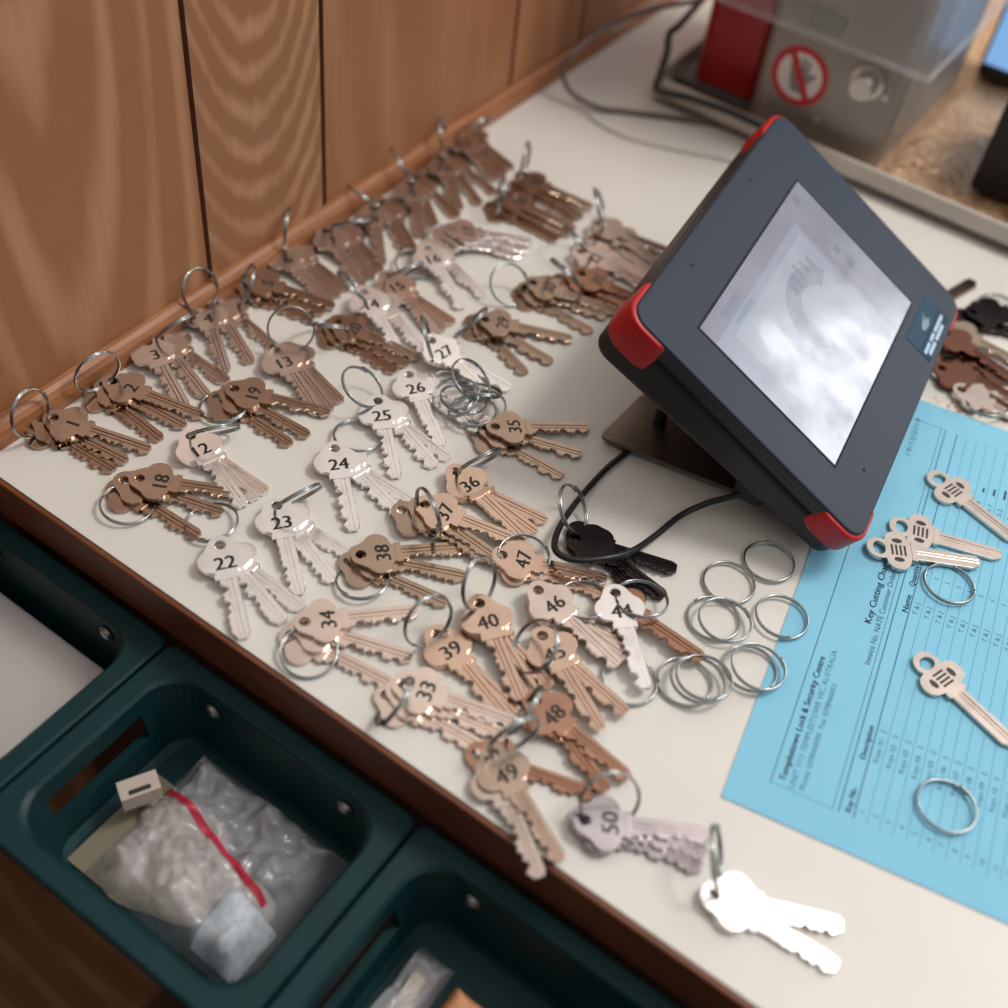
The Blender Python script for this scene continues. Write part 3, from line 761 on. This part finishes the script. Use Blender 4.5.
# ------------------------------------------------------------------ bins on the bench front
def bin_(x0, label, group='teal storage bins on the bench front'):
    w = .148; y1 = -.0015; y0 = -.1165; zt = -.030; h = .050
    root = empty('storage_bin', (x0 + w / 2, (y0 + y1) / 2, zt - h)); tag(root, label, 'storage bin', group)
    loops = [  # (inset, z, corner radius): outside bottom -> outside top -> rim -> inside -> floor
        (.013, zt - h, .012), (.0075, zt - .012, .012), (.0065, zt - .0095, .010), (.0005, zt - .0085, .006), (.0, zt - .006, .005), (.0, zt - .001, .005), (.0012, zt, .005),
        (.0095, zt, .017), (.0112, zt - .0016, .018), (.0122, zt - .012, .018), (.0165, zt - h + .006, .015), (.020, zt - h + .003, .012)]
    bm = bmesh.new(); rings = []
    for ins, z, r in loops:
        pts = rrect(x0 + ins, x0 + w - ins, y0 + ins, y1 - min(ins, .0095 + (ins - .0095) * .5), r, 8)
        rings.append([bm.verts.new((x, y, z)) for x, y in pts])
    for a, b in zip(rings, rings[1:]):
        for i in range(len(a)):
            j = (i + 1) % len(a); bm.faces.new((a[i], a[j], b[j], b[i]))
    bm.faces.new(rings[0][::-1]); bm.faces.new(rings[-1])
    bmesh.ops.recalc_face_normals(bm, faces=bm.faces)
    me = mesh_of(bm, 'bin')
    cb = bmesh.new(); prism(cb, [(x0 - .01, -.089), (x0 + .03, -.089), (x0 + .03, -.034), (x0 - .01, -.034)], zt - .0300, zt - .0125)
    cm = mesh_of(cb, 'cut'); co = bpy.data.objects.new('cut', cm); COL.objects.link(co)
    def ex(o):
        m = o.modifiers.new('s', 'BOOLEAN'); m.operation = 'DIFFERENCE'; m.object = co; m.solver = 'EXACT'
    me = bake(me, extra=ex); bpy.data.objects.remove(co)
    o = link('bin_shell', me, M['bin'], root); o.location = -root.location
    for p in me.polygons: p.use_smooth = False
    for sx in (.036, .116):
        bm = bmesh.new()
        bmesh.ops.create_uvsphere(bm, u_segments=14, v_segments=7, radius=.0034)
        for v in bm.verts: v.co.y *= .4
        bmesh.ops.create_cone(bm, segments=14, radius1=.0046, radius2=.0046, depth=.0006, cap_ends=True, matrix=Matrix.Translation((0, .0006, 0)) @ Matrix.Rotation(PI / 2, 4, 'X'))
        s = link('screw', mesh_of(bm, 'screw'), M['screw'], root, smooth=True); s.location = Vector((x0 + sx, -.0138, zt - .0115)) - root.location
    return root
PITCH = .1495; BX = .1365
bin_(BX - PITCH, 'teal plastic bin holding a milky plastic tub, at the left corner of the bench')
bin_(BX, 'teal plastic bin holding the clear zip bag, middle of the three')
bin_(BX + PITCH, 'teal plastic bin at the bottom of the photo holding an orange packet')

# contents
FZ = -.030 - .050 + .0035
def sheet(nx, ny, fx, name, m, parent=None, thick=0.):
    bm = bmesh.new(); g = [[bm.verts.new(fx(i / nx, j / ny)) for j in range(ny + 1)] for i in range(nx + 1)]
    for i in range(nx):
        for j in range(ny): bm.faces.new((g[i][j], g[i + 1][j], g[i + 1][j + 1], g[i][j + 1]))
    bmesh.ops.recalc_face_normals(bm, faces=bm.faces)
    return link(name, mesh_of(bm, name), m, parent, smooth=True)
from mathutils import noise as NZ
def nz(x, y, s, o=0.): return NZ.noise(Vector((x * s + o, y * s - o, o)))
bx0, bx1, by0, by1 = BX + .0215, BX + .1245, -.0945, -.0195
def pillow(u, v, h0, amp, o, ux0, ux1, uy0, uy1):
    e = min(1, min(u, 1 - u, v, 1 - v) / .16); e = math.sin(e * PI / 2)
    x = ux0 + (ux1 - ux0) * u; y = uy0 + (uy1 - uy0) * v
    return (x, y, FZ + .001 + e * (h0 + amp * nz(x, y, 55, o) + amp * .5 * nz(x, y, 130, o + 3) + amp * .30 * abs(nz(x, y, 210, o + 5))))
bag = empty('zip_bag', ((bx0 + bx1) / 2, (by0 + by1) / 2, FZ)); tag(bag, 'clear zip bag of pale shavings with a red zip strip in the middle bin', 'zip bag')
def bagrel(o): o.location = -bag.location
def bshape(u, v): return pillow(u, v, .018, .010, 2.3, bx0 + .012, bx1, by0, by1)
o = sheet(70, 56, lambda u, v: bshape(u, v), 'bag_film', M['bag'], bag); bagrel(o)
def heap(u, v):
    a = v * 2 * PI; k = u * (1 + .22 * math.sin(3 * a + 1) + .12 * math.sin(5 * a))
    x = bx0 + .046 + .036 * k * math.cos(a); y = by0 + .028 + .025 * k * math.sin(a)
    return (x, y, FZ + .0008 + max(0, 1 - u ** 3) * (.011 + .005 * nz(x, y, 80, 7) + .003 * nz(x, y, 200, 2)))
o = sheet(24, 48, heap, 'shavings', M['shav'], bag); bagrel(o); o['kind'] = 'stuff'; o['label'] = 'pale metal shavings'
# red zip strip across the bag
za, zb = (.00, .66), (.86, .44)
def ribbon(t, q):
    u = za[0] + (zb[0] - za[0]) * t; v = za[1] + (zb[1] - za[1]) * t + (q - .5) * .045
    p = bshape(max(.001, min(.999, u)), v); return (p[0], p[1], p[2] + .0007)
o = sheet(40, 3, ribbon, 'zip_strip', M['zip'], bag); bagrel(o); o['label'] = 'red zip strip'
o = sheet(8, 8, lambda u, v: (lambda p: (p[0], p[1], p[2] + .0012))(bshape(.70 + .27 * u, .03 + .36 * v)), 'bag_label', M['patch'], bag); bagrel(o); o['label'] = 'white label patch'
# card and clip at the left of the middle bin
bm = bmesh.new(); box(bm, bx0 + .001, bx0 + .030, -.0945, -.040, FZ - .0003, FZ + .0006); tag(link('olive_card', mesh_of(bm, 'card'), M['olive']), 'olive card lying on the floor of the middle bin', 'card')
bm = bmesh.new(); box(bm, -.005, .005, -.009, .009, 0, .010, 0); box(bm, .0012, .0036, -.005, .005, .010, .0103, 1)
o = link('beige_clip', bake(mesh_of(bm, 'clip'), .001, 2), [M['beige'], M['blacksteel']]); o.location = (bx0 + .0095, -.056, FZ + .012); o.rotation_euler = (0, 0, -.5)
tag(o, 'small beige clip with a dark slot beside the zip bag', 'clip')
# tub in the left bin
lx0 = BX - PITCH + .0185; lx1 = BX - PITCH + .128
bm = bmesh.new(); prism(bm, rrect(lx0 + .003, lx1, -.097, -.020, .012), FZ - .0003, FZ + .016)
tag(link('plastic_tub', bake(mesh_of(bm, 'tub'), .003, 3), M['milky'], smooth=False), 'milky grey plastic tub in the left teal bin', 'tub')
# packets in the right bin
rx0 = BX + PITCH + .0235
oc = W(440, 1000, FZ + .015); fc = W(372, 985, FZ + .010)
print('BIN3', oc, fc, rx0, FZ)
pk = empty('plastic_packet', (fc.x, fc.y, FZ)); tag(pk, 'clear crinkled packet in the bin at the bottom of the photo', 'packet')
fx0, fx1 = rx0, oc.x - .004
o = sheet(40, 40, lambda u, v: pillow(u, v, .012, .008, 9.1, fx0, fx1, -.094, -.030), 'packet_film', M['bag'], pk); o.location = -pk.location
o = sheet(24, 24, lambda u, v: (lambda p: (p[0], p[1], FZ + .0008 + max(0, (p[2] - FZ - .001)) * .7))(pillow(u, v, .010, .006, 4.4, fx0 + .005, fx1 - .005, -.088, -.036)), 'packet_contents', M['shav'], pk); o.location = -pk.location
o = sheet(24, 24, lambda u, v: pillow(u, v, .015, .004, 6.0, oc.x, oc.x + .036, oc.y - .022, oc.y + .012), 'orange_packet', M['orange'])
tag(o, 'orange packet in the bin at the bottom of the photo', 'packet')

# ------------------------------------------------------------------ key machine, its tray and neighbours
mz = .0125; MX0, MX1, MY0, MY1 = .143, .2465, .566, .735; MH = .26
TY = .548; TX0 = .070; TX1 = .75; TY1 = 1.02
tr = empty('machine_tray', (TX0, TY, 0)); tag(tr, 'off-white tray full of brass shavings under the key machine', 'tray')
def trp(name, bm, m, bev=None):
    me = mesh_of(bm, name)
    if bev: me = bake(me, bev, 3)
    o = link(name, me, m, tr); o.location = -tr.location; return o
bm = bmesh.new()
prism(bm, rrect(TX0, TX1, TY, TY1, .012), .0050, .0068); trp('tray_floor', bm, M['tray'])
bm = bmesh.new()
ro = rrect(TX0, TX1, TY, TY1, .014); ri = rrect(TX0 + .0035, TX1 - .0035, TY + .0035, TY1 - .0035, .011)
vo0 = [bm.verts.new((x, y, .0046)) for x, y in ro]; vo1 = [bm.verts.new((x, y, .019)) for x, y in ro]
vi0 = [bm.verts.new((x, y, .0046)) for x, y in ri]; vi1 = [bm.verts.new((x, y, .019)) for x, y in ri]
n = len(ro)
for i in range(n):
    j = (i + 1) % n
    bm.faces.new((vo0[i], vo0[j], vo1[j], vo1[i])); bm.faces.new((vo1[i], vo1[j], vi1[j], vi1[i])); bm.faces.new((vi1[i], vi1[j], vi0[j], vi0[i])); bm.faces.new((vi0[i], vi0[j], vo0[j], vo0[i]))
trp('tray_rim', bm, M['tray'], .0008)
for x in (TX0 + .03, TX1 - .03):
    for y in (TY + .03, TY1 - .03):
        bm = bmesh.new(); disc(bm, (x, y), .008, 0, .0048, 16); trp('tray_foot', bm, M['traydark'])
def chipz(u, v):
    x = TX0 + .006 + (TX1 - TX0 - .012) * u; y = TY + .006 + (TY1 - TY - .012) * v
    cx = min(max(x, TX0 + .018), TX1 - .018); cy = min(max(y, TY + .018), TY1 - .018); dd = math.hypot(x - cx, y - cy)
    if dd > .0095 and x != cx and y != cy: x = cx + (x - cx) * .0095 / dd; y = cy + (y - cy) * .0095 / dd
    z = max(.0073, .0110 + .003 * nz(x, y, 40, 1) + .002 * nz(x, y, 120, 4) + (.002 if y < TY + .04 else 0))
    if .070 < x < MX1 + .005 and MY0 - .006 < y < MY1 + .006: z = .0070     # swept clear under the machine
    return (x, y, z)
o = sheet(150, 90, chipz, 'brass_shavings', M['chips']); tag(o, 'layer of brass shavings covering the tray floor', 'shavings', kind='stuff')
# curls and chips of brass on top of the bed and spilled beside the blue sheet
bm = bmesh.new(); r = random.Random(3)
def chip(x, y, z, s):
    a = r.uniform(0, 6.28); d = Vector((math.cos(a), math.sin(a), r.uniform(-.2, .4))) * s; e = Vector((-math.sin(a), math.cos(a), r.uniform(-.3, .3))) * s * .4
    c = Vector((x, y, z)); h = Vector((0, 0, s * .15))
    vs = [bm.verts.new(c + k) for k in (-d - e, d - e * .3, d * .8 + e, -d * .7 + e)]; ws = [bm.verts.new(v.co + h) for v in vs]
    bm.faces.new(vs[::-1]); bm.faces.new(ws)
    for i in range(4): bm.faces.new((vs[i], vs[(i + 1) % 4], ws[(i + 1) % 4], ws[i]))
for _ in range(1400):
    x = r.uniform(.20, .60); y = TY + .006 + abs(r.gauss(0, .06)) + .003
    if x < MX1 + .008 and y > MY0 - .008: continue
    chip(x, y, .0160 + r.uniform(-.003, .003), r.uniform(.0008, .0026))
SHV = o
co_ = tag(link('brass_chips', mesh_of(bm, 'brass_chips'), noisy(mat('chip_brass', rough=.35, metal=.9), (.75, .50, .30), (.40, .19, .09), 300), SHV), 'loose curled brass chips', kind='stuff')
bm = bmesh.new()
for _ in range(90):
    p = W(r.gauss(965, 22), r.gauss(408, 6) + 0, 0); chip(p.x, p.y, .0005, r.uniform(.0004, .0011))
for _ in range(60):
    p = W(r.gauss(950, 35), r.gauss(285, 18), 0); chip(p.x, p.y, .0005, r.uniform(.0003, .0009))
tag(link('spilled_chips', mesh_of(bm, 'spilled_chips'), M['chips']), 'fine brass chips spilled on the bench beside the blue sheet', 'shavings', kind='stuff')

# machine: red drive housing and grey body with a no-touching sign, under a clear guard
mc = empty('key_cutting_machine', (MX0, MY0, mz)); tag(mc, 'grey and red key cutting machine with a no-touching sign and clear guard', 'machine')
def mp_(name, me, m, smooth=False):
    o = link(name, me, m, mc, smooth=smooth); o.location = -mc.location; return o
bm = bmesh.new()
prism(bm, rrect(MX0, MX1, MY0, MY1, .008), mz - .003, MH)
mp_('body', bake(mesh_of(bm, 'body'), .002, 3), M['machine'])
bm = bmesh.new(); prism(bm, rrect(.090, MX0 - .0008, MY0 + .012, MY1 - .02, .010), mz - .003, MH)
o = mp_('drive_housing', bake(mesh_of(bm, 'dh'), .006, 4), M['machred']); o['label'] = 'red drive housing'
bm = bmesh.new(); box(bm, .078, MX0 + .02, MY0 + .006, MY1 - .03, mz - .0048, mz + .001); mp_('base_plate', bake(mesh_of(bm, 'bp'), .001, 2), M['traydark'])
# items on the front face: build in x/z and lift into y
def front(bm, y0, name, m, bev=None, smooth=False):
    for v in bm.verts: v.co = Vector((v.co.x, y0 - v.co.z, v.co.y))
    bmesh.ops.recalc_face_normals(bm, faces=bm.faces)
    me = mesh_of(bm, name)
    if bev: me = bake(me, bev, 2)
    return mp_(name, me, m, smooth)
def fp(px_, py_, Y=MY0):
    d = ray(px_, py_); return CAM + d * ((Y - CAM.y) / d.y)
s = fp(800, 76); sr = .0212
print('sign', s, 'knob', fp(868, 82))
bm = bmesh.new(); disc(bm, (s.x, s.z), sr, 0, .0004, 40, 0)
n = 40
def annulus(r0, r1, z, mi):
    a = [[bm.verts.new((s.x + r * math.cos(2 * PI * i / n), s.z + r * math.sin(2 * PI * i / n), z)) for i in range(n)] for r in (r0, r1)]
    for i in range(n):
        j = (i + 1) % n; f = bm.faces.new((a[0][i], a[0][j], a[1][j], a[1][i])); f.material_index = mi
annulus(sr * .78, sr, .0006, 1)
# grey hand silhouette under the bar
hand = [(-.2, -.55), (.25, -.55), (.35, -.1), (.55, .12), (.45, .22), (.25, .1), (.27, .55), (.17, .57), (.12, .18), (.08, .62), (-.03, .62), (-.05, .18), (-.12, .55), (-.22, .53), (-.2, .1), (-.3, .38), (-.4, .34), (-.33, -.15)]
prism(bm, [(s.x + x * sr, s.z + y * sr) for x, y in hand], .0004, .0005, 2)
dx = sr * .82; wv = sr * .12
a = math.radians(122)
dirv = Vector((math.cos(a), math.sin(a))); nv = Vector((-dirv.y, dirv.x))
prism(bm, [(s.x + (dirv * k1 * dx + nv * k2 * wv).x, s.z + (dirv * k1 * dx + nv * k2 * wv).y) for k1, k2 in ((-1, -1), (1, -1), (1, 1), (-1, 1))], .0005, .0007, 1)
front(bm, MY0 - .0001, 'warning_sign', [M['signwhite'], M['signred'], M['signblack']])
k = fp(868, 82)
bm = bmesh.new(); disc(bm, (k.x, k.z), .0120, 0, .002, 28); front(bm, MY0, 'knob_collar', M['steelknob'], .0005)
bm = bmesh.new(); disc(bm, (k.x, k.z), .0082, .002, .012, 24); front(bm, MY0, 'knob', M['steelknob'], .001)
for q in ((765, 100), (817, 120), (885, 98)):
    c = fp(*q); bm = bmesh.new(); disc(bm, (c.x, c.z), .0022, 0, .0009, 14); front(bm, MY0, 'bolt', M['steelknob'], .0003)
c = fp(828, 22); bm = bmesh.new(); prism(bm, [(c.x - .013, c.z - .007), (c.x + .012, c.z - .007), (c.x + .012, c.z + .006), (c.x - .013, c.z + .006)], 0, .0015); front(bm, MY0, 'maker_plate', mat('plate_grey', (.22, .22, .20), .4, .4))
# guard: clear box standing off the body
bm = bmesh.new()
gx0, gx1, gy0, gy1, gz0 = .070, .262, MY0 - .012, MY1 + .01, .088
box(bm, gx0, gx1, gy0, gy0 + .0025, gz0, MH); box(bm, gx0, gx0 + .0025, gy0, gy1, gz0, MH); box(bm, gx1 - .0025, gx1, gy0, gy1, gz0, MH); box(bm, gx0, gx1, gy0, gy1, MH, MH + .0025)
o = mp_('guard', mesh_of(bm, 'guard'), M['guard']); o['label'] = 'clear plastic guard'
bm = bmesh.new(); box(bm, gx0, gx1, gy0 - .0008, gy0 + .003, gz0 - .003, gz0); box(bm, gx0, gx0 + .003, gy0, gy1, gz0 - .003, gz0); box(bm, gx1 - .003, gx1, gy0, gy1, gz0 - .003, gz0)
o = mp_('guard_edge', mesh_of(bm, 'guard_edge'), M['guardedge'])

# dark rod-like left rim of the machine base with its lead
bm = bmesh.new(); tube(bm, spline([Vector((.060, .70, .062)), W(684, 20, .05), W(670, 33, .045), W(667, 52, .035), W(660, 75, .026), W(658, 90, .022), W(690, 98, .021), W(730, 112, .021), W(770, 130, .020), W(800, 142, .0195)], 8), .0026, 10)
tag(link('black_cable', mesh_of(bm, 'black_cable'), M['rubber']), 'black cable lying along the front rim of the machine tray', 'cable')
bm = bmesh.new(); tube(bm, spline([W(700, 0, .045), W(646, 11, .045), W(605, 28, .045), W(573, 54, .035), W(563, 70, .022), W(571, 92, .010), W(597, 107, .004), W(622, 111, .0022), W(643, 114, .0022), W(660, 116, .0021), W(690, 120, .0021), W(720, 125, .0021)], 8), .0020, 8)
tag(link('grey_cable', mesh_of(bm, 'grey_cable'), M['greycord']), 'thick grey cable looping on the far end of the bench by the wall', 'cable')
bm = bmesh.new(); tube(bm, spline([W(562, 62, .024), W(566, 82, .014), W(584, 111, .003), W(619, 135, .0008), W(674, 150, .0008), W(724, 160, .0008), W(745, 170, .0008)], 8), .0007, 6)
tag(link('thin_wire', mesh_of(bm, 'thin_wire'), M['thinwire']), 'thin pale wire curving from the cable loop towards the tablet', 'wire')

# black device and blue display on the tray at the right
b0 = W(968, 188, .014)
bm = bmesh.new(); box(bm, b0.x, b0.x + .12, b0.y - .002, b0.y + .09, .0145, .085)
tag(link('black_device', bake(mesh_of(bm, 'bd'), .004, 3), M['blackbox']), 'black device standing on the shavings at the right edge', 'device')
d0 = W(966, 84, .014)
ds = empty('display_unit', (d0.x, d0.y, .0145)); tag(ds, 'display with a blue screen behind the black device', 'display')
bm = bmesh.new(); box(bm, d0.x, d0.x + .16, d0.y + .02, d0.y + .05, .0145, .17); o = link('housing', bake(mesh_of(bm, 'dh2'), .003, 3), M['tab_back'], ds); o.location = -ds.location
bm = bmesh.new(); box(bm, d0.x + .003, d0.x + .156, d0.y + .0188, d0.y + .0195, .026, .165); o = link('screen', mesh_of(bm, 'sc2'), M['bluescreen'], ds); o.location = -ds.location

# second level of parts
def sub(child, par):
    m = par.matrix_local.inverted() @ child.matrix_local
    child.parent = par; child.matrix_local = m
bpy.context.view_layer.update()
def kid(root, n):
    return [c for c in root.children if c.name.split('.')[0] == n]
for c in kid(bag, 'zip_strip') + kid(bag, 'bag_label'): sub(c, kid(bag, 'bag_film')[0])
for c in kid(mc, 'knob'): sub(c, kid(mc, 'knob_collar')[0])
for c in kid(mc, 'guard_edge'): sub(c, kid(mc, 'guard')[0])
for n_ in ('leveling_foot', 'stand_upright', 'bolt'):
    for c in kid(tb, n_): sub(c, kid(tb, 'stand_foot')[0])
for c in kid(tb, 'sensor_dot') + kid(tb, 'sticker') + kid(tb, 'screen_gasket'): sub(c, kid(tb, 'front_shell')[0])

# ------------------------------------------------------------------ light
w = bpy.data.worlds.new('room_daylight'); S.world = w; w.use_nodes = True
N, L = w.node_tree.nodes, w.node_tree.links
bg = N['Background']; bg.inputs['Strength'].default_value = .80
tc = N.new('ShaderNodeTexCoord'); sp = N.new('ShaderNodeSeparateXYZ'); L.new(tc.outputs['Generated'], sp.inputs[0])
cr = N.new('ShaderNodeValToRGB'); mr = N.new('ShaderNodeMapRange'); mr.inputs['From Min'].default_value = -1; L.new(sp.outputs['Z'], mr.inputs['Value']); L.new(mr.outputs['Result'], cr.inputs['Fac'])
e = cr.color_ramp.elements   # bright ceiling, darker room below
e[0].position = .5; e[0].color = (.055, .045, .042, 1); e[1].position = .68; e[1].color = (.42, .42, .43, 1)
x = e.new(.80); x.color = (1.0, .985, .965, 1)
mr2 = N.new('ShaderNodeMapRange'); mr2.inputs['From Min'].default_value = -.75; mr2.inputs['From Max'].default_value = .05; mr2.inputs['To Min'].default_value = .14
L.new(sp.outputs['Y'], mr2.inputs['Value'])
mx = N.new('ShaderNodeMix'); mx.data_type = 'RGBA'; mx.blend_type = 'MULTIPLY'; mx.inputs[0].default_value = 1
L.new(cr.outputs['Color'], mx.inputs[6]); L.new(mr2.outputs['Result'], mx.inputs[7]); L.new(mx.outputs[2], bg.inputs['Color'])
def area(name, loc, target, sx, sy, power, color):
    l = bpy.data.lights.new(name, 'AREA'); l.shape = 'RECTANGLE'; l.size = sx; l.size_y = sy; l.energy = power; l.color = color
    o = bpy.data.objects.new(name, l); COL.objects.link(o); o.location = loc
    o.rotation_euler = (Vector(target) - Vector(loc)).to_track_quat('-Z', 'Y').to_euler(); return o
area('ceiling_lamp', (1.02, 1.0, 1.75), (.55, .55, 0), .5, .5, 17, (1, .95, .88))
area('window_light', (1.30, 1.95, .66), (1.2, .3, .5), .62, .50, 7.5, (.93, .96, 1.0))
S.view_settings.view_transform = 'Standard'; S.view_settings.look = 'None'; S.view_settings.exposure = 0.28; S.view_settings.gamma = 1.0
S.view_settings.use_curve_mapping = False
bpy.context.view_layer.update()
print('KEYLEN', [e for e in ERR if not 38 < e[1] < 50])
